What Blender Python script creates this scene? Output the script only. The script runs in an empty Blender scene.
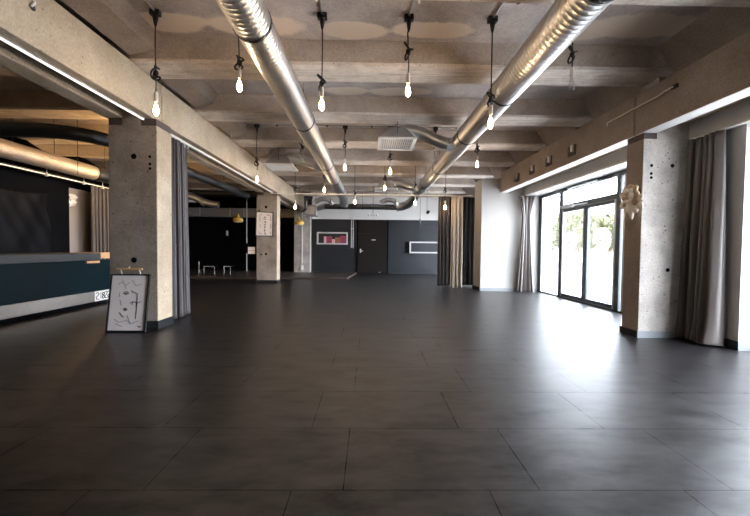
import bpy, bmesh, math, random
from mathutils import Vector, Matrix, Euler
random.seed(7)
S = bpy.context.scene
COL = S.collection
PI = math.pi
ORG = {}

# ------------------------------------------------------------------ helpers
def link(o):
    COL.objects.link(o); return o

def org_of(p):
    while p is not None:
        if p.name in ORG: return Vector(ORG[p.name])
        p = p.parent
    return Vector((0, 0, 0))

def tag(o, label=None, cat=None, group=None, kind=None):
    if label: o['label'] = label
    if cat: o['category'] = cat
    if group: o['group'] = group
    if kind: o['kind'] = kind
    return o

def thing(name, label, cat, loc=(0, 0, 0), group=None):
    o = link(bpy.data.objects.new(name, None)); o.location = loc
    o.empty_display_size = .1
    ORG[o.name] = tuple(loc)
    return tag(o, label, cat, group)

class MB:
    def __init__(s): s.bm = bmesh.new()
    def box(s, x0, x1, y0, y1, z0, z1):
        vs = [s.bm.verts.new((x, y, z)) for x in (x0, x1) for y in (y0, y1) for z in (z0, z1)]
        for f in ((0,1,3,2),(4,6,7,5),(0,4,5,1),(2,3,7,6),(0,2,6,4),(1,5,7,3)):
            s.bm.faces.new([vs[i] for i in f])
        return s
    def hexa(s, lo, hi):   # lo, hi: four points each, same winding
        a = [s.bm.verts.new(p) for p in lo]; b = [s.bm.verts.new(p) for p in hi]
        s.bm.faces.new(a[::-1]); s.bm.faces.new(b)
        for i in range(4):
            j = (i+1) % 4; s.bm.faces.new((a[i], a[j], b[j], b[i]))
        return s
    def prism(s, pts, axis, a, b):   # polygon extruded along an axis
        def mk(p, t):
            return {'X': (t, p[0], p[1]), 'Y': (p[0], t, p[1]), 'Z': (p[0], p[1], t)}[axis]
        A = [s.bm.verts.new(mk(p, a)) for p in pts]; B = [s.bm.verts.new(mk(p, b)) for p in pts]
        s.bm.faces.new(A[::-1]); s.bm.faces.new(B); n = len(pts)
        for i in range(n):
            j = (i+1) % n; s.bm.faces.new((A[i], A[j], B[j], B[i]))
        return s
    def tube(s, pts, r, n=10, cap=True, closed=False):
        pts = [Vector(p) for p in pts]; m = len(pts)
        rr = r if isinstance(r, (list, tuple)) else [r]*m
        t0 = (pts[1]-pts[0]).normalized()
        u = t0.orthogonal().normalized(); rings = []
        for i, p in enumerate(pts):
            if closed: t = (pts[(i+1) % m]-pts[i-1]).normalized()
            elif i == 0: t = t0
            elif i == m-1: t = (pts[-1]-pts[-2]).normalized()
            else: t = ((pts[i+1]-p).normalized()+(p-pts[i-1]).normalized()).normalized()
            u = (u - t*u.dot(t)).normalized(); v = t.cross(u)
            rings.append([s.bm.verts.new(p+(u*math.cos(2*PI*k/n)+v*math.sin(2*PI*k/n))*rr[i]) for k in range(n)])
        for i in range(m if closed else m-1):
            a, b = rings[i], rings[(i+1) % m]
            for k in range(n):
                l = (k+1) % n; s.bm.faces.new((a[k], a[l], b[l], b[k]))
        if cap and not closed:
            s.bm.faces.new(rings[0][::-1]); s.bm.faces.new(rings[-1])
        return s
    def lathe(s, c, prof, n=20, mat=None, squash=None):
        rings = []
        for r, z in prof:
            ring = []
            for k in range(n):
                p = Vector((r*math.cos(2*PI*k/n), r*math.sin(2*PI*k/n), z))
                if mat is not None: p = mat @ p
                ring.append(s.bm.verts.new(p+Vector(c)))
            rings.append(ring)
        for a, b in zip(rings, rings[1:]):
            for k in range(n):
                l = (k+1) % n; s.bm.faces.new((a[k], a[l], b[l], b[k]))
        s.bm.faces.new(rings[0][::-1]); s.bm.faces.new(rings[-1]); return s
    def grid(s, fn, nu, nv):
        g = [[s.bm.verts.new(fn(i/nu, j/nv)) for j in range(nv+1)] for i in range(nu+1)]
        for i in range(nu):
            for j in range(nv):
                s.bm.faces.new((g[i][j], g[i+1][j], g[i+1][j+1], g[i][j+1]))
        return s
    def blob(s, c, rad, rot=None, sub=2, jit=0.):
        M = Matrix.Translation(c) @ (rot or Matrix.Identity(4)) @ Matrix.Diagonal((*rad, 1))
        r = bmesh.ops.create_icosphere(s.bm, subdivisions=sub, radius=1, matrix=M)
        if jit:
            for v in r['verts']: v.co += Vector((random.uniform(-jit, jit) for _ in range(3)))
        return s
    def build(s, name, mat, parent=None, smooth=False, bevel=0, solid=0, keep=False, subsurf=0):
        o0 = org_of(parent)
        if o0.length: bmesh.ops.translate(s.bm, verts=s.bm.verts, vec=-o0)
        bmesh.ops.recalc_face_normals(s.bm, faces=s.bm.faces)
        me = bpy.data.meshes.new(name); s.bm.to_mesh(me); s.bm.free()
        me.materials.append(mat)
        if smooth:
            for p in me.polygons: p.use_smooth = True
            if smooth == 'auto':
                me.set_sharp_from_angle(angle=math.radians(40))
        o = link(bpy.data.objects.new(name, me)); o.parent = parent
        if bevel:
            m = o.modifiers.new('bevel', 'BEVEL'); m.width = bevel; m.segments = 2; m.limit_method = 'ANGLE'
        if solid:
            m = o.modifiers.new('solid', 'SOLIDIFY'); m.thickness = solid; m.offset = 0
        if subsurf:
            m = o.modifiers.new('sub', 'SUBSURF'); m.levels = m.render_levels = subsurf
        return o

def struct(name, mb, mat, parent=None, **k):
    o = mb.build(name, mat, parent, **k)
    if parent is None: o['kind'] = 'structure'
    return o

def bez(p0, p1, p2, p3, n=14):
    out = []
    for i in range(n+1):
        t = i/n; a = 1-t
        out.append(tuple(a*a*a*p0[k]+3*a*a*t*p1[k]+3*a*t*t*p2[k]+t*t*t*p3[k] for k in range(3)))
    return out

# ------------------------------------------------------------------ materials
def new_mat(name):
    m = bpy.data.materials.new(name); m.use_nodes = True
    nt = m.node_tree; b = nt.nodes['Principled BSDF']
    return m, nt, b
def nd(nt, t, **kw):
    n = nt.nodes.new(t)
    for k, v in kw.items():
        if k in n.inputs: n.inputs[k].default_value = v
        else: setattr(n, k, v)
    return n
def c4(c): return (c[0], c[1], c[2], 1)

def plain(name, col, rough=.5, metal=0, var=.12, scale=6, bump=0, spec=.5, sheen=0, coat=0):
    m, nt, b = new_mat(name)
    tc = nd(nt, 'ShaderNodeTexCoord')
    n = nd(nt, 'ShaderNodeTexNoise', Scale=scale, Detail=5.)
    nt.links.new(tc.outputs['Object'], n.inputs['Vector'])
    mx = nd(nt, 'ShaderNodeMix', data_type='RGBA')
    mx.inputs[6].default_value = c4([x*(1-var) for x in col]); mx.inputs[7].default_value = c4([min(1, x*(1+var)) for x in col])
    nt.links.new(n.outputs['Fac'], mx.inputs[0]); nt.links.new(mx.outputs[2], b.inputs['Base Color'])
    b.inputs['Roughness'].default_value = rough; b.inputs['Metallic'].default_value = metal
    b.inputs['Specular IOR Level'].default_value = spec
    if sheen: b.inputs['Sheen Weight'].default_value = sheen
    if coat: b.inputs['Coat Weight'].default_value = coat; b.inputs['Coat Roughness'].default_value = .12
    if bump:
        bp = nd(nt, 'ShaderNodeBump', Strength=bump, Distance=.02)
        nt.links.new(n.outputs['Fac'], bp.inputs['Height']); nt.links.new(bp.outputs[0], b.inputs['Normal'])
    return m

def concrete(name, dark, light, scale=1.1, pits=.6, boards=None, patches=(), patch_col=(.62, .52, .42), rough=.8):
    m, nt, b = new_mat(name); L = nt.links.new
    tc = nd(nt, 'ShaderNodeTexCoord'); ob = tc.outputs['Object']
    n1 = nd(nt, 'ShaderNodeTexNoise', Scale=scale, Detail=7., Roughness=.62, Distortion=.4); L(ob, n1.inputs['Vector'])
    r1 = nd(nt, 'ShaderNodeValToRGB'); r1.color_ramp.elements[0].position = .34; r1.color_ramp.elements[1].position = .66
    r1.color_ramp.elements[0].color = c4(dark); r1.color_ramp.elements[1].color = c4(light); L(n1.outputs['Fac'], r1.inputs[0])
    n2 = nd(nt, 'ShaderNodeTexNoise', Scale=48., Detail=6., Roughness=.7); L(ob, n2.inputs['Vector'])
    g = nd(nt, 'ShaderNodeMix', data_type='RGBA', blend_type='OVERLAY'); g.inputs[0].default_value = .55
    L(r1.outputs[0], g.inputs[6]); L(n2.outputs['Color'], g.inputs[7])
    hs = nd(nt, 'ShaderNodeHueSaturation'); hs.inputs['Saturation'].default_value = .8; L(g.outputs[2], hs.inputs['Color'])
    # keep the grain grey: overlay by the value only
    nt.links.remove(g.inputs[7].links[0]); L(n2.outputs['Fac'], g.inputs[7])
    col = g.outputs[2]
    v = nd(nt, 'ShaderNodeTexVoronoi', Scale=13.); v.inputs['Randomness'].default_value = 1; L(ob, v.inputs['Vector'])
    n3 = nd(nt, 'ShaderNodeTexNoise', Scale=5., Detail=2.); L(ob, n3.inputs['Vector'])
    mm = nd(nt, 'ShaderNodeMath', operation='MULTIPLY'); L(n3.outputs['Fac'], mm.inputs[0]); mm.inputs[1].default_value = .22*pits
    lt = nd(nt, 'ShaderNodeMath', operation='LESS_THAN'); L(v.outputs['Distance'], lt.inputs[0]); L(mm.outputs[0], lt.inputs[1])
    pm = nd(nt, 'ShaderNodeMix', data_type='RGBA'); pm.inputs[7].default_value = c4([x*.3 for x in dark])
    pf = nd(nt, 'ShaderNodeMath', operation='MULTIPLY'); L(lt.outputs[0], pf.inputs[0]); pf.inputs[1].default_value = .75
    L(pf.outputs[0], pm.inputs[0]); L(col, pm.inputs[6]); col = pm.outputs[2]
    hgt = nd(nt, 'ShaderNodeMath', operation='SUBTRACT'); L(n2.outputs['Fac'], hgt.inputs[0]); L(lt.outputs[0], hgt.inputs[1])
    hout = hgt.outputs[0]
    if boards:   # board marks running along X
        sx = nd(nt, 'ShaderNodeMapping'); sx.inputs['Scale'].default_value = boards; L(ob, sx.inputs['Vector'])
        n4 = nd(nt, 'ShaderNodeTexNoise', Scale=1., Detail=6., Roughness=.7); L(sx.outputs[0], n4.inputs['Vector'])
        r4 = nd(nt, 'ShaderNodeValToRGB'); r4.color_ramp.elements[0].position = .38; r4.color_ramp.elements[1].position = .52
        r4.color_ramp.elements[0].color = (.62, .62, .62, 1); L(n4.outputs['Fac'], r4.inputs[0])
        mb_ = nd(nt, 'ShaderNodeMix', data_type='RGBA', blend_type='MULTIPLY'); mb_.inputs[0].default_value = .7
        L(col, mb_.inputs[6]); L(r4.outputs[0], mb_.inputs[7]); col = mb_.outputs[2]
    for (cx, cy, rx, ry) in patches:   # light filler skimmed over the joints
        mp = nd(nt, 'ShaderNodeMapping'); mp.vector_type = 'TEXTURE'
        mp.inputs['Location'].default_value = (cx, cy, 3.55); mp.inputs['Scale'].default_value = (rx, ry, 1)
        L(ob, mp.inputs['Vector'])
        sm = nd(nt, 'ShaderNodeVectorMath', operation='LENGTH'); L(mp.outputs[0], sm.inputs[0])
        ad = nd(nt, 'ShaderNodeMath', operation='MULTIPLY_ADD'); L(n1.outputs['Fac'], ad.inputs[0]); ad.inputs[1].default_value = -1.4
        L(sm.outputs['Value'], ad.inputs[2])
        mr = nd(nt, 'ShaderNodeMapRange'); mr.inputs[1].default_value = .2; mr.inputs[2].default_value = .36
        mr.inputs[3].default_value = .85; mr.inputs[4].default_value = 0; L(ad.outputs[0], mr.inputs[0])
        mk = nd(nt, 'ShaderNodeMix', data_type='RGBA'); mk.inputs[7].default_value = c4(patch_col)
        L(mr.outputs[0], mk.inputs[0]); L(col, mk.inputs[6]); col = mk.outputs[2]
    L(col, b.inputs['Base Color']); b.inputs['Roughness'].default_value = rough; b.inputs['Specular IOR Level'].default_value = .3
    bp = nd(nt, 'ShaderNodeBump', Strength=.35, Distance=.012); L(hout, bp.inputs['Height']); L(bp.outputs[0], b.inputs['Normal'])
    return m

def emit(name, col, s):
    m, nt, b = new_mat(name)
    b.inputs['Base Color'].default_value = c4(col); b.inputs['Emission Color'].default_value = c4(col)
    b.inputs['Emission Strength'].default_value = s; return m

def glass(name, tint=(1, 1, 1), refl=.06):
    m, nt, b = new_mat(name); nt.nodes.remove(b)
    out = nt.nodes['Material Output']
    t = nd(nt, 'ShaderNodeBsdfTransparent'); t.inputs[0].default_value = c4(tint)
    g = nd(nt, 'ShaderNodeBsdfGlossy'); g.inputs['Roughness'].default_value = .02
    f = nd(nt, 'ShaderNodeLayerWeight'); f.inputs['Blend'].default_value = .25
    mu = nd(nt, 'ShaderNodeMath', operation='MULTIPLY_ADD'); mu.inputs[1].default_value = .35; mu.inputs[2].default_value = refl*.5
    nt.links.new(f.outputs['Fresnel'], mu.inputs[0])
    mx = nd(nt, 'ShaderNodeMixShader'); nt.links.new(mu.outputs[0], mx.inputs[0])
    nt.links.new(t.outputs[0], mx.inputs[1]); nt.links.new(g.outputs[0], mx.inputs[2]); nt.links.new(mx.outputs[0], out.inputs[0])
    return m

def spiral_metal(name, along='Y', col=(.70, .69, .68), rough=.36, pitch=.075, strength=.0):
    m, nt, b = new_mat(name); L = nt.links.new
    tc = nd(nt, 'ShaderNodeTexCoord'); sp = nd(nt, 'ShaderNodeSeparateXYZ'); L(tc.outputs['Object'], sp.inputs[0])
    ax = {'Y': ('Y', 'X'), 'X': ('X', 'Y')}[along]
    at = nd(nt, 'ShaderNodeMath', operation='ARCTAN2'); L(sp.outputs[ax[1]], at.inputs[0]); L(sp.outputs['Z'], at.inputs[1])
    a2 = nd(nt, 'ShaderNodeMath', operation='MULTIPLY'); L(at.outputs[0], a2.inputs[0]); a2.inputs[1].default_value = 1/(2*PI)
    ya = nd(nt, 'ShaderNodeMath', operation='MULTIPLY_ADD'); L(sp.outputs[ax[0]], ya.inputs[0]); ya.inputs[1].default_value = 1/pitch
    L(a2.outputs[0], ya.inputs[2])
    def saw(k):
        q = nd(nt, 'ShaderNodeMath', operation='MULTIPLY'); L(ya.outputs[0], q.inputs[0]); q.inputs[1].default_value = k
        fr = nd(nt, 'ShaderNodeMath', operation='FRACT'); L(q.outputs[0], fr.inputs[0])
        pp = nd(nt, 'ShaderNodeMath', operation='PINGPONG'); L(fr.outputs[0], pp.inputs[0]); pp.inputs[1].default_value = .5
        return pp.outputs[0]
    s1 = saw(1.0)
    rg = nd(nt, 'ShaderNodeMapRange'); L(s1, rg.inputs[0]); rg.inputs[1].default_value = 0; rg.inputs[2].default_value = .07
    rg.inputs[3].default_value = 1; rg.inputs[4].default_value = 0
    s2 = saw(3.0)
    hh = nd(nt, 'ShaderNodeMath', operation='MULTIPLY_ADD'); L(s2, hh.inputs[0]); hh.inputs[1].default_value = .5; L(rg.outputs[0], hh.inputs[2])
    bp = nd(nt, 'ShaderNodeBump', Strength=strength, Distance=.012); L(hh.outputs[0], bp.inputs['Height']); L(bp.outputs[0], b.inputs['Normal'])
    n = nd(nt, 'ShaderNodeTexNoise', Scale=5., Detail=5.); L(tc.outputs['Object'], n.inputs['Vector'])
    mr = nd(nt, 'ShaderNodeMapRange'); mr.inputs[3].default_value = rough-.06; mr.inputs[4].default_value = rough+.12; L(n.outputs['Fac'], mr.inputs[0])
    L(mr.outputs[0], b.inputs['Roughness'])
    mx = nd(nt, 'ShaderNodeMix', data_type='RGBA'); mx.inputs[6].default_value = c4(col); mx.inputs[7].default_value = c4([x*.35 for x in col])
    fm = nd(nt, 'ShaderNodeMath', operation='MULTIPLY'); L(rg.outputs[0], fm.inputs[0]); fm.inputs[1].default_value = .0
    L(fm.outputs[0], mx.inputs[0]); L(mx.outputs[2], b.inputs['Base Color']); b.inputs['Metallic'].default_value = 1
    return m

def floor_mat():
    m, nt, b = new_mat('dark_floor_tile'); L = nt.links.new
    tc = nd(nt, 'ShaderNodeTexCoord'); ob = tc.outputs['Object']
    mp = nd(nt, 'ShaderNodeMapping'); mp.inputs['Location'].default_value = FLOOR_SHIFT; L(ob, mp.inputs['Vector'])
    br = nd(nt, 'ShaderNodeTexBrick', offset=.74, offset_frequency=2)
    br.inputs['Scale'].default_value = 1; br.inputs['Brick Width'].default_value = .9; br.inputs['Row Height'].default_value = .547
    br.inputs['Mortar Size'].default_value = .0025; br.inputs['Mortar Smooth'].default_value = .2; br.inputs['Bias'].default_value = 0
    br.inputs['Color1'].default_value = (.8, .8, .8, 1); br.inputs['Color2'].default_value = (1.2, 1.2, 1.2, 1); br.inputs['Mortar'].default_value = (.3, .3, .3, 1)
    L(mp.outputs[0], br.inputs['Vector'])
    st = nd(nt, 'ShaderNodeMapping'); st.inputs['Scale'].default_value = (1.1, 2.6, 1); L(ob, st.inputs['Vector'])
    n1 = nd(nt, 'ShaderNodeTexNoise', Scale=2.2, Detail=7., Roughness=.66, Distortion=.15); L(st.outputs[0], n1.inputs['Vector'])
    r1 = nd(nt, 'ShaderNodeValToRGB'); r1.color_ramp.elements[0].position = .1; r1.color_ramp.elements[1].position = .9
    r1.color_ramp.elements[0].color = FLOOR_DARK; r1.color_ramp.elements[1].color = FLOOR_LIGHT; L(n1.outputs['Fac'], r1.inputs[0])
    mu = nd(nt, 'ShaderNodeMix', data_type='RGBA', blend_type='MULTIPLY'); mu.inputs[0].default_value = 1
    L(r1.outputs[0], mu.inputs[6]); L(br.outputs['Color'], mu.inputs[7]); L(mu.outputs[2], b.inputs['Base Color'])
    mr = nd(nt, 'ShaderNodeMapRange'); mr.inputs[1].default_value = .1; mr.inputs[2].default_value = .9
    mr.inputs[3].default_value = FLOOR_ROUGH[0]; mr.inputs[4].default_value = FLOOR_ROUGH[1]
    L(n1.outputs['Fac'], mr.inputs[0]); L(mr.outputs[0], b.inputs['Roughness'])
    ms = nd(nt, 'ShaderNodeMapRange'); ms.inputs[1].default_value = .28; ms.inputs[2].default_value = .72; ms.inputs[3].default_value = FLOOR_SPEC*.4; ms.inputs[4].default_value = FLOOR_SPEC*1.6
    L(n1.outputs['Fac'], ms.inputs[0])
    sm = nd(nt, 'ShaderNodeMath', operation='MULTIPLY_ADD'); L(br.outputs['Fac'], sm.inputs[0]); sm.inputs[1].default_value = -.4; L(ms.outputs[0], sm.inputs[2]); sm.use_clamp = True
    L(sm.outputs[0], b.inputs['Specular IOR Level'])
    n2 = nd(nt, 'ShaderNodeTexNoise', Scale=3.2, Detail=3.); L(ob, n2.inputs['Vector'])
    h = nd(nt, 'ShaderNodeMath', operation='MULTIPLY_ADD'); L(br.outputs['Fac'], h.inputs[0]); h.inputs[1].default_value = -.15; L(n2.outputs['Fac'], h.inputs[2])
    bp = nd(nt, 'ShaderNodeBump', Strength=.10, Distance=.006); L(h.outputs[0], bp.inputs['Height']); L(bp.outputs[0], b.inputs['Normal'])
    return m

FLOOR_SHIFT = (.345, .628, 0)
FLOOR_DARK = (.005, .0045, .005, 1); FLOOR_LIGHT = (.013, .0115, .012, 1)
FLOOR_ROUGH = (.30, .44); FLOOR_SPEC = .52
SKY = 42.0; BULB_W = 6.8

M = {}
M['floor'] = floor_mat()
M['slab'] = concrete('slab_concrete', (.28, .24, .22), (.50, .43, .385), 1.0, .5,
                     patches=((-1.35, 3.98, .55, .22), (-.15, 4.02, .42, .17), (.62, 3.98, .5, .17), (2.25, 3.95, .45, .2), (2.95, 3.85, .6, .22), (-2.2, 3.95, .45, .2), (.4, 5.55, .5, .16), (-.4, 5.55, .4, .14)))
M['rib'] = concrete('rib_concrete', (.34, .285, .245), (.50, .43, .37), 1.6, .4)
M['rib_soffit'] = concrete('bounce_lit_soffit_concrete', (.50, .43, .37), (.72, .64, .56), 3.2, .8, boards=(1.6, 16, 16))  # floor bounce put into the paler colour; board marks are the concrete's own
M['beam'] = concrete('beam_concrete', (.335, .265, .185), (.47, .385, .285), 1.3, .9)
M['side'] = concrete('shaded_brown_concrete', (.225, .18, .145), (.32, .26, .21), 1.3, .5)  # shaded copy of the beam concrete: shade put into the colour
M['pillar'] = concrete('brown_column_concrete', (.215, .178, .148), (.35, .30, .25), 2.6, 1.1)
M['column'] = concrete('column_concrete', (.29, .265, .24), (.47, .43, .385), 2.6, 1.1)
M['white'] = plain('white_paint', (.46, .45, .44), .6, var=.03, scale=2)
M['bright'] = plain('white_and_bounce_paint', (.86, .85, .83), .6, var=.02, scale=2)  # white of the back band; on the beam soffit it carries bounced light
M['soft_white'] = plain('soft_white_plaster', (.385, .37, .345), .65, var=.03, scale=2)
M['navy'] = plain('navy_wall_paint', (.0075, .0105, .0145), .45, var=.12, scale=1.5)
M['black'] = plain('black_paint', (.004, .0045, .0055), .9, var=.2, spec=.04)
M['grey_wall'] = plain('grey_wall_paint', (.28, .25, .23), .7, var=.06, scale=2)
M['base_dark'] = plain('dark_skirting', (.012, .014, .016), .4)
M['base_steel'] = plain('grey_skirting', (.22, .24, .25), .35)
M['pad'] = plain('bearing_pad', (.07, .05, .045), .7)
M['duct_y'] = spiral_metal('spiral_duct_steel', 'Y')
M['duct_x'] = spiral_metal('spiral_duct_steel_cross', 'X')
M['duct_dark'] = spiral_metal('painted_duct', 'Y', (.10, .112, .118), .42, strength=.3)
M['duct_dark_x'] = spiral_metal('painted_duct_cross', 'X', (.05, .052, .055), .35, strength=.3)
M['steel'] = plain('galvanised_steel', (.66, .66, .66), .33, 1, .15, 9)
M['brushed'] = plain('brushed_steel', (.44, .41, .375), .36, 1, .1, 14)
M['blackmetal'] = plain('black_metal', (.012, .012, .013), .4)
M['cord'] = plain('black_cord', (.010, .009, .009), .6)
M['socket'] = plain('pale_socket', (.60, .54, .46), .45)
M['bulb_on'] = emit('lit_bulb_glass', (1.0, .70, .42), BULB_W/(PI*.0118))
M['bulb_off'] = glass('clear_bulb_glass', (.93, .92, .9), .2)
M['filament'] = plain('filament', (.5, .4, .25), .4, .8)
M['plate'] = plain('white_enamel', (.74, .72, .68), .4, var=.05)
M['hood'] = plain('hood_grey', (.34, .335, .33), .45, .3)
M['alu_dark'] = plain('anthracite_aluminium', (.035, .045, .052), .38, var=.1)
M['alu'] = plain('satin_aluminium', (.55, .56, .58), .35, .8, var=.05)
M['glass'] = glass('window_glass')
M['vinyl'] = plain('white_vinyl', (.9, .9, .9), .5, var=.01)
def vinyl():
    m, nt, b = new_mat('frosted_white_vinyl')
    t = nd(nt, 'ShaderNodeBsdfTranslucent'); t.inputs[0].default_value = (.9, .9, .9, 1); b.inputs['Base Color'].default_value = (.9, .9, .9, 1)
    mx = nd(nt, 'ShaderNodeMixShader'); mx.inputs[0].default_value = .6
    nt.links.new(b.outputs[0], mx.inputs[1]); nt.links.new(t.outputs[0], mx.inputs[2]); nt.links.new(mx.outputs[0], nt.nodes['Material Output'].inputs[0])
    return m
M['vinyl'] = vinyl()
M['taupe'] = plain('taupe_satin', (.085, .070, .061), .30, var=.12, scale=3, sheen=.35)
M['mauve'] = plain('grey_mauve_cloth', (.034, .026, .025), .6, var=.15, scale=4, sheen=.3)
M['beige'] = plain('beige_curtain_cloth', (.56, .48, .39), .65, var=.1, scale=4, sheen=.3)
M['black_cloth'] = plain('black_curtain_cloth', (.009, .009, .010), .85, var=.2, sheen=.05)
M['umber'] = plain('brown_grey_cloth', (.075, .062, .052), .7, var=.12, sheen=.2)
M['teal'] = plain('teal_black_laminate', (.004, .013, .0175), .34, var=.15, scale=2, spec=.08)
M['teal_top'] = plain('slate_counter_top', (.040, .044, .047), .4, var=.1, scale=2)
M['wood'] = plain('orange_wood', (.62, .36, .17), .5, var=.15, scale=8)
M['ivory'] = plain('ivory_gilt', (.50, .36, .22), .42, var=.25, scale=18)
M['ivory_pale'] = plain('pale_ivory', (.74, .66, .55), .4, var=.15, scale=18)
M['paper'] = plain('paper', (.86, .80, .78), .7, var=.05, scale=5)
M['ink'] = plain('ink', (.03, .022, .02), .7)
M['greyink'] = plain('soft_ink', (.26, .21, .20), .7)
M['blackplastic'] = plain('black_plastic_sheet', (.004, .005, .007), .5, var=.2, scale=5, spec=.08)
M['yellow'] = plain('mustard_enamel', (.62, .40, .07), .4, var=.06)
M['door'] = plain('dark_brown_door', (.006, .004, .0032), .5, var=.2, scale=3, spec=.25)
M['stage'] = plain('brown_boards', (.055, .040, .032), .4, var=.2, scale=5)
M['led'] = emit('led_diffuser', (1, .95, .90), 1.05)
M['led_warm'] = emit('warm_led_diffuser', (1, .82, .62), .9)
M['lamp_orange'] = emit('amber_lamp_glass', (1, .60, .25), 400)
M['brass'] = plain('dull_brass', (.72, .62, .48), .35, .8)
M['leaf'] = plain('leaf_green', (.046, .049, .014), .6, var=.4, scale=3)
M['bark'] = plain('bark', (.12, .09, .06), .8)
M['pave'] = plain('pale_paving', (.55, .54, .52), .8, var=.06, scale=1)
M['facade'] = plain('pale_render', (.55, .56, .58), .8, var=.04)
M['paneglass'] = plain('facade_glass', (.10, .13, .16), .1)
M['red'] = plain('magenta_print', (.25, .03, .07), .5, var=.3, scale=20)
M['pink'] = plain('pink_print', (.6, .35, .33), .5, var=.3, scale=20)
M['brownbox'] = plain('brown_box', (.22, .10, .05), .6, var=.3, scale=20)

# ------------------------------------------------------------------ the room shell
RX = 4.45          # window line on the right
struct('floor', MB().box(-9.2, 4.75, -3.2, 17.2, -.12, 0), M['floor'])
struct('ceiling', MB().box(-9.2, 4.75, -3.2, 17.2, 3.55, 3.8), M['slab'])
for n in range(-4, 9):
    yb = 4.67+1.53*(n-1)
    if n in (-4,): continue
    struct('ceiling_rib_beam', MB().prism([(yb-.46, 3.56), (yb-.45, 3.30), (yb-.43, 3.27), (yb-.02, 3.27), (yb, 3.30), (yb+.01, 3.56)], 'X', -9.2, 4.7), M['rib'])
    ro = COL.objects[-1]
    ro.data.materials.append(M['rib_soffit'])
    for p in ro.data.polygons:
        if p.normal.z < -.5: p.material_index = 1  # underside painted paler for light bounced off the floor
# haunches that close the bays along both sides
for n in range(-3, 9):
    y0 = 4.67+1.53*(n-2)+.005; y1 = 4.67+1.53*(n-1)-.455
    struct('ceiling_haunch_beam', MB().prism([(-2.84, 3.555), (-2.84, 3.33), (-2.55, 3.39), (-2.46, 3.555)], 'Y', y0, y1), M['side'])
    struct('ceiling_haunch_beam', MB().prism([(3.95, 3.555), (3.95, 3.12), (3.72, 3.12), (3.42, 3.555)], 'Y', y0, y1), M['side'])  # darker concrete copy puts the shade of the side bays into the colour
# twin longitudinal beams
for y0, y1 in ((-3.2, 4.805), (4.815, 10.84), (10.85, 17.0)):
    struct('main_beam', MB().box(-3.0, -2.82, y0, y1, 2.75, 3.268), M['beam'], bevel=.012)
    struct('main_beam', MB().box(-3.45, -3.22, y0, y1, 2.75, 3.268), M['beam'], bevel=.012)
for y0, y1 in ((-3.2, 4.495), (4.505, 9.12)):
    struct('side_beam', MB().box(3.38, 3.58, y0, y1, 2.575, 3.085), M['side'], bevel=.012)  # room-facing shade is painted in with the browner concrete
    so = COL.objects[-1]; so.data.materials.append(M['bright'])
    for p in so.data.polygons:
        if p.normal.z < -.9: p.material_index = 1  # light bounced from the floor, put into a white soffit colour
struct('side_beam', MB().box(3.78, 4.0, -3.2, 9.12, 2.70, 3.085), M['beam'])
for n in range(-2, 5):   # packers that carry the ribs on the side beam
    yb = 4.67+1.53*(n-1)
    struct('side_beam_packer_pad', MB().box(3.66, 3.95, yb-.36, yb-.09, 3.085, 3.275), M['column'])['kind'] = 'structure'
# columns
def column(x0, x1, y0, y1, ztop, zbeam, tx0, tx1, base_m):
    cm = M['pillar'] if x0 < 0 else M['column']
    c = struct('concrete_column', MB().box(x0, x1, y0, y1, 0, ztop), cm, bevel=.01)
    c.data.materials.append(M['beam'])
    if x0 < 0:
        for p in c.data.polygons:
            if p.normal.x > .9: p.material_index = 1  # window light on this face put into the creamier colour
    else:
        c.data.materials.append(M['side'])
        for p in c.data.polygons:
            if p.normal.x < -.9: p.material_index = 2  # shade on the left face put into the browner colour
    MB().box(tx0, tx1, y0+.003, y1-.003, ztop-.01, 3.26).build('column_neck', cm, c)
    MB().box(x0+.005, tx0-.002, y0+.005, y1-.005, ztop, zbeam-.002).build('bearing_pad', M['pad'], c)
    MB().box(tx1+.002, x1-.005, y0+.005, y1-.005, ztop, zbeam-.002).build('bearing_pad', M['pad'], c)
    return c
def holes(c, pts, y, r=.016):
    for (x, z, s) in pts:
        MB().tube([(x, y-.003, z), (x, y+.004, z)], r*s, 14).build('anchor_hole', M['black'], c)
c1 = column(-3.41, -2.785, 4.63, 4.97, 2.66, 2.75, -3.23, -2.99, 0)
holes(c1, ((-3.082, 2.258, 2.3), (-2.874, 2.257, 1.1), (-2.874, 2.163, 1.2), (-2.874, 2.105, 1.1), (-3.09, .91, 2.3)), 4.63)
c2 = column(-3.44, -2.82, 10.66, 11.02, 2.66, 2.75, -3.23, -2.99, 0)
holes(c2, ((-3.15, .885, 2.2), (-3.30, .868, 1.6), (-3.154, 2.305, 2.5), (-3.36, 2.2, 1.5)), 10.66)
c3 = struct('concrete_column', MB().box(-3.16, -2.5, 14.62, 14.98, 0, 2.75), M['column'], bevel=.01)
MB().tube([(-2.82, 14.58, 2.7), (-2.82, 14.58, .32)], .013, 10).build('conduit', M['plate'], c3)
MB().box(-2.87, -2.77, 14.55, 14.62, .16, .34).build('switch_box', M['plate'], c3, bevel=.006)
cr = column(3.40, 4.0, 4.355, 4.645, 2.50, 2.575, 3.57, 3.99, 0)
holes(cr, ((3.508, 2.167, 1.2), (3.506, 2.067, 1.1), (3.508, 2.017, 1.1), (3.771, 2.168, 1.5), (3.756, .862, 1.6)), 4.355)
struct('trim_1', MB().box(-3.418, -2.777, 4.622, 4.978, 0, .11), M['base_dark'])
struct('trim_2', MB().box(-3.448, -2.812, 10.652, 11.028, 0, .09), M['base_dark'])
struct('trim_3', MB().box(3.392, 4.0, 4.347, 4.653, 0, .085), M['base_steel'])
struct('trim_4', MB().box(3.386, 3.392, 4.36, 4.66, 0, .085), M['base_dark'])
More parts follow.
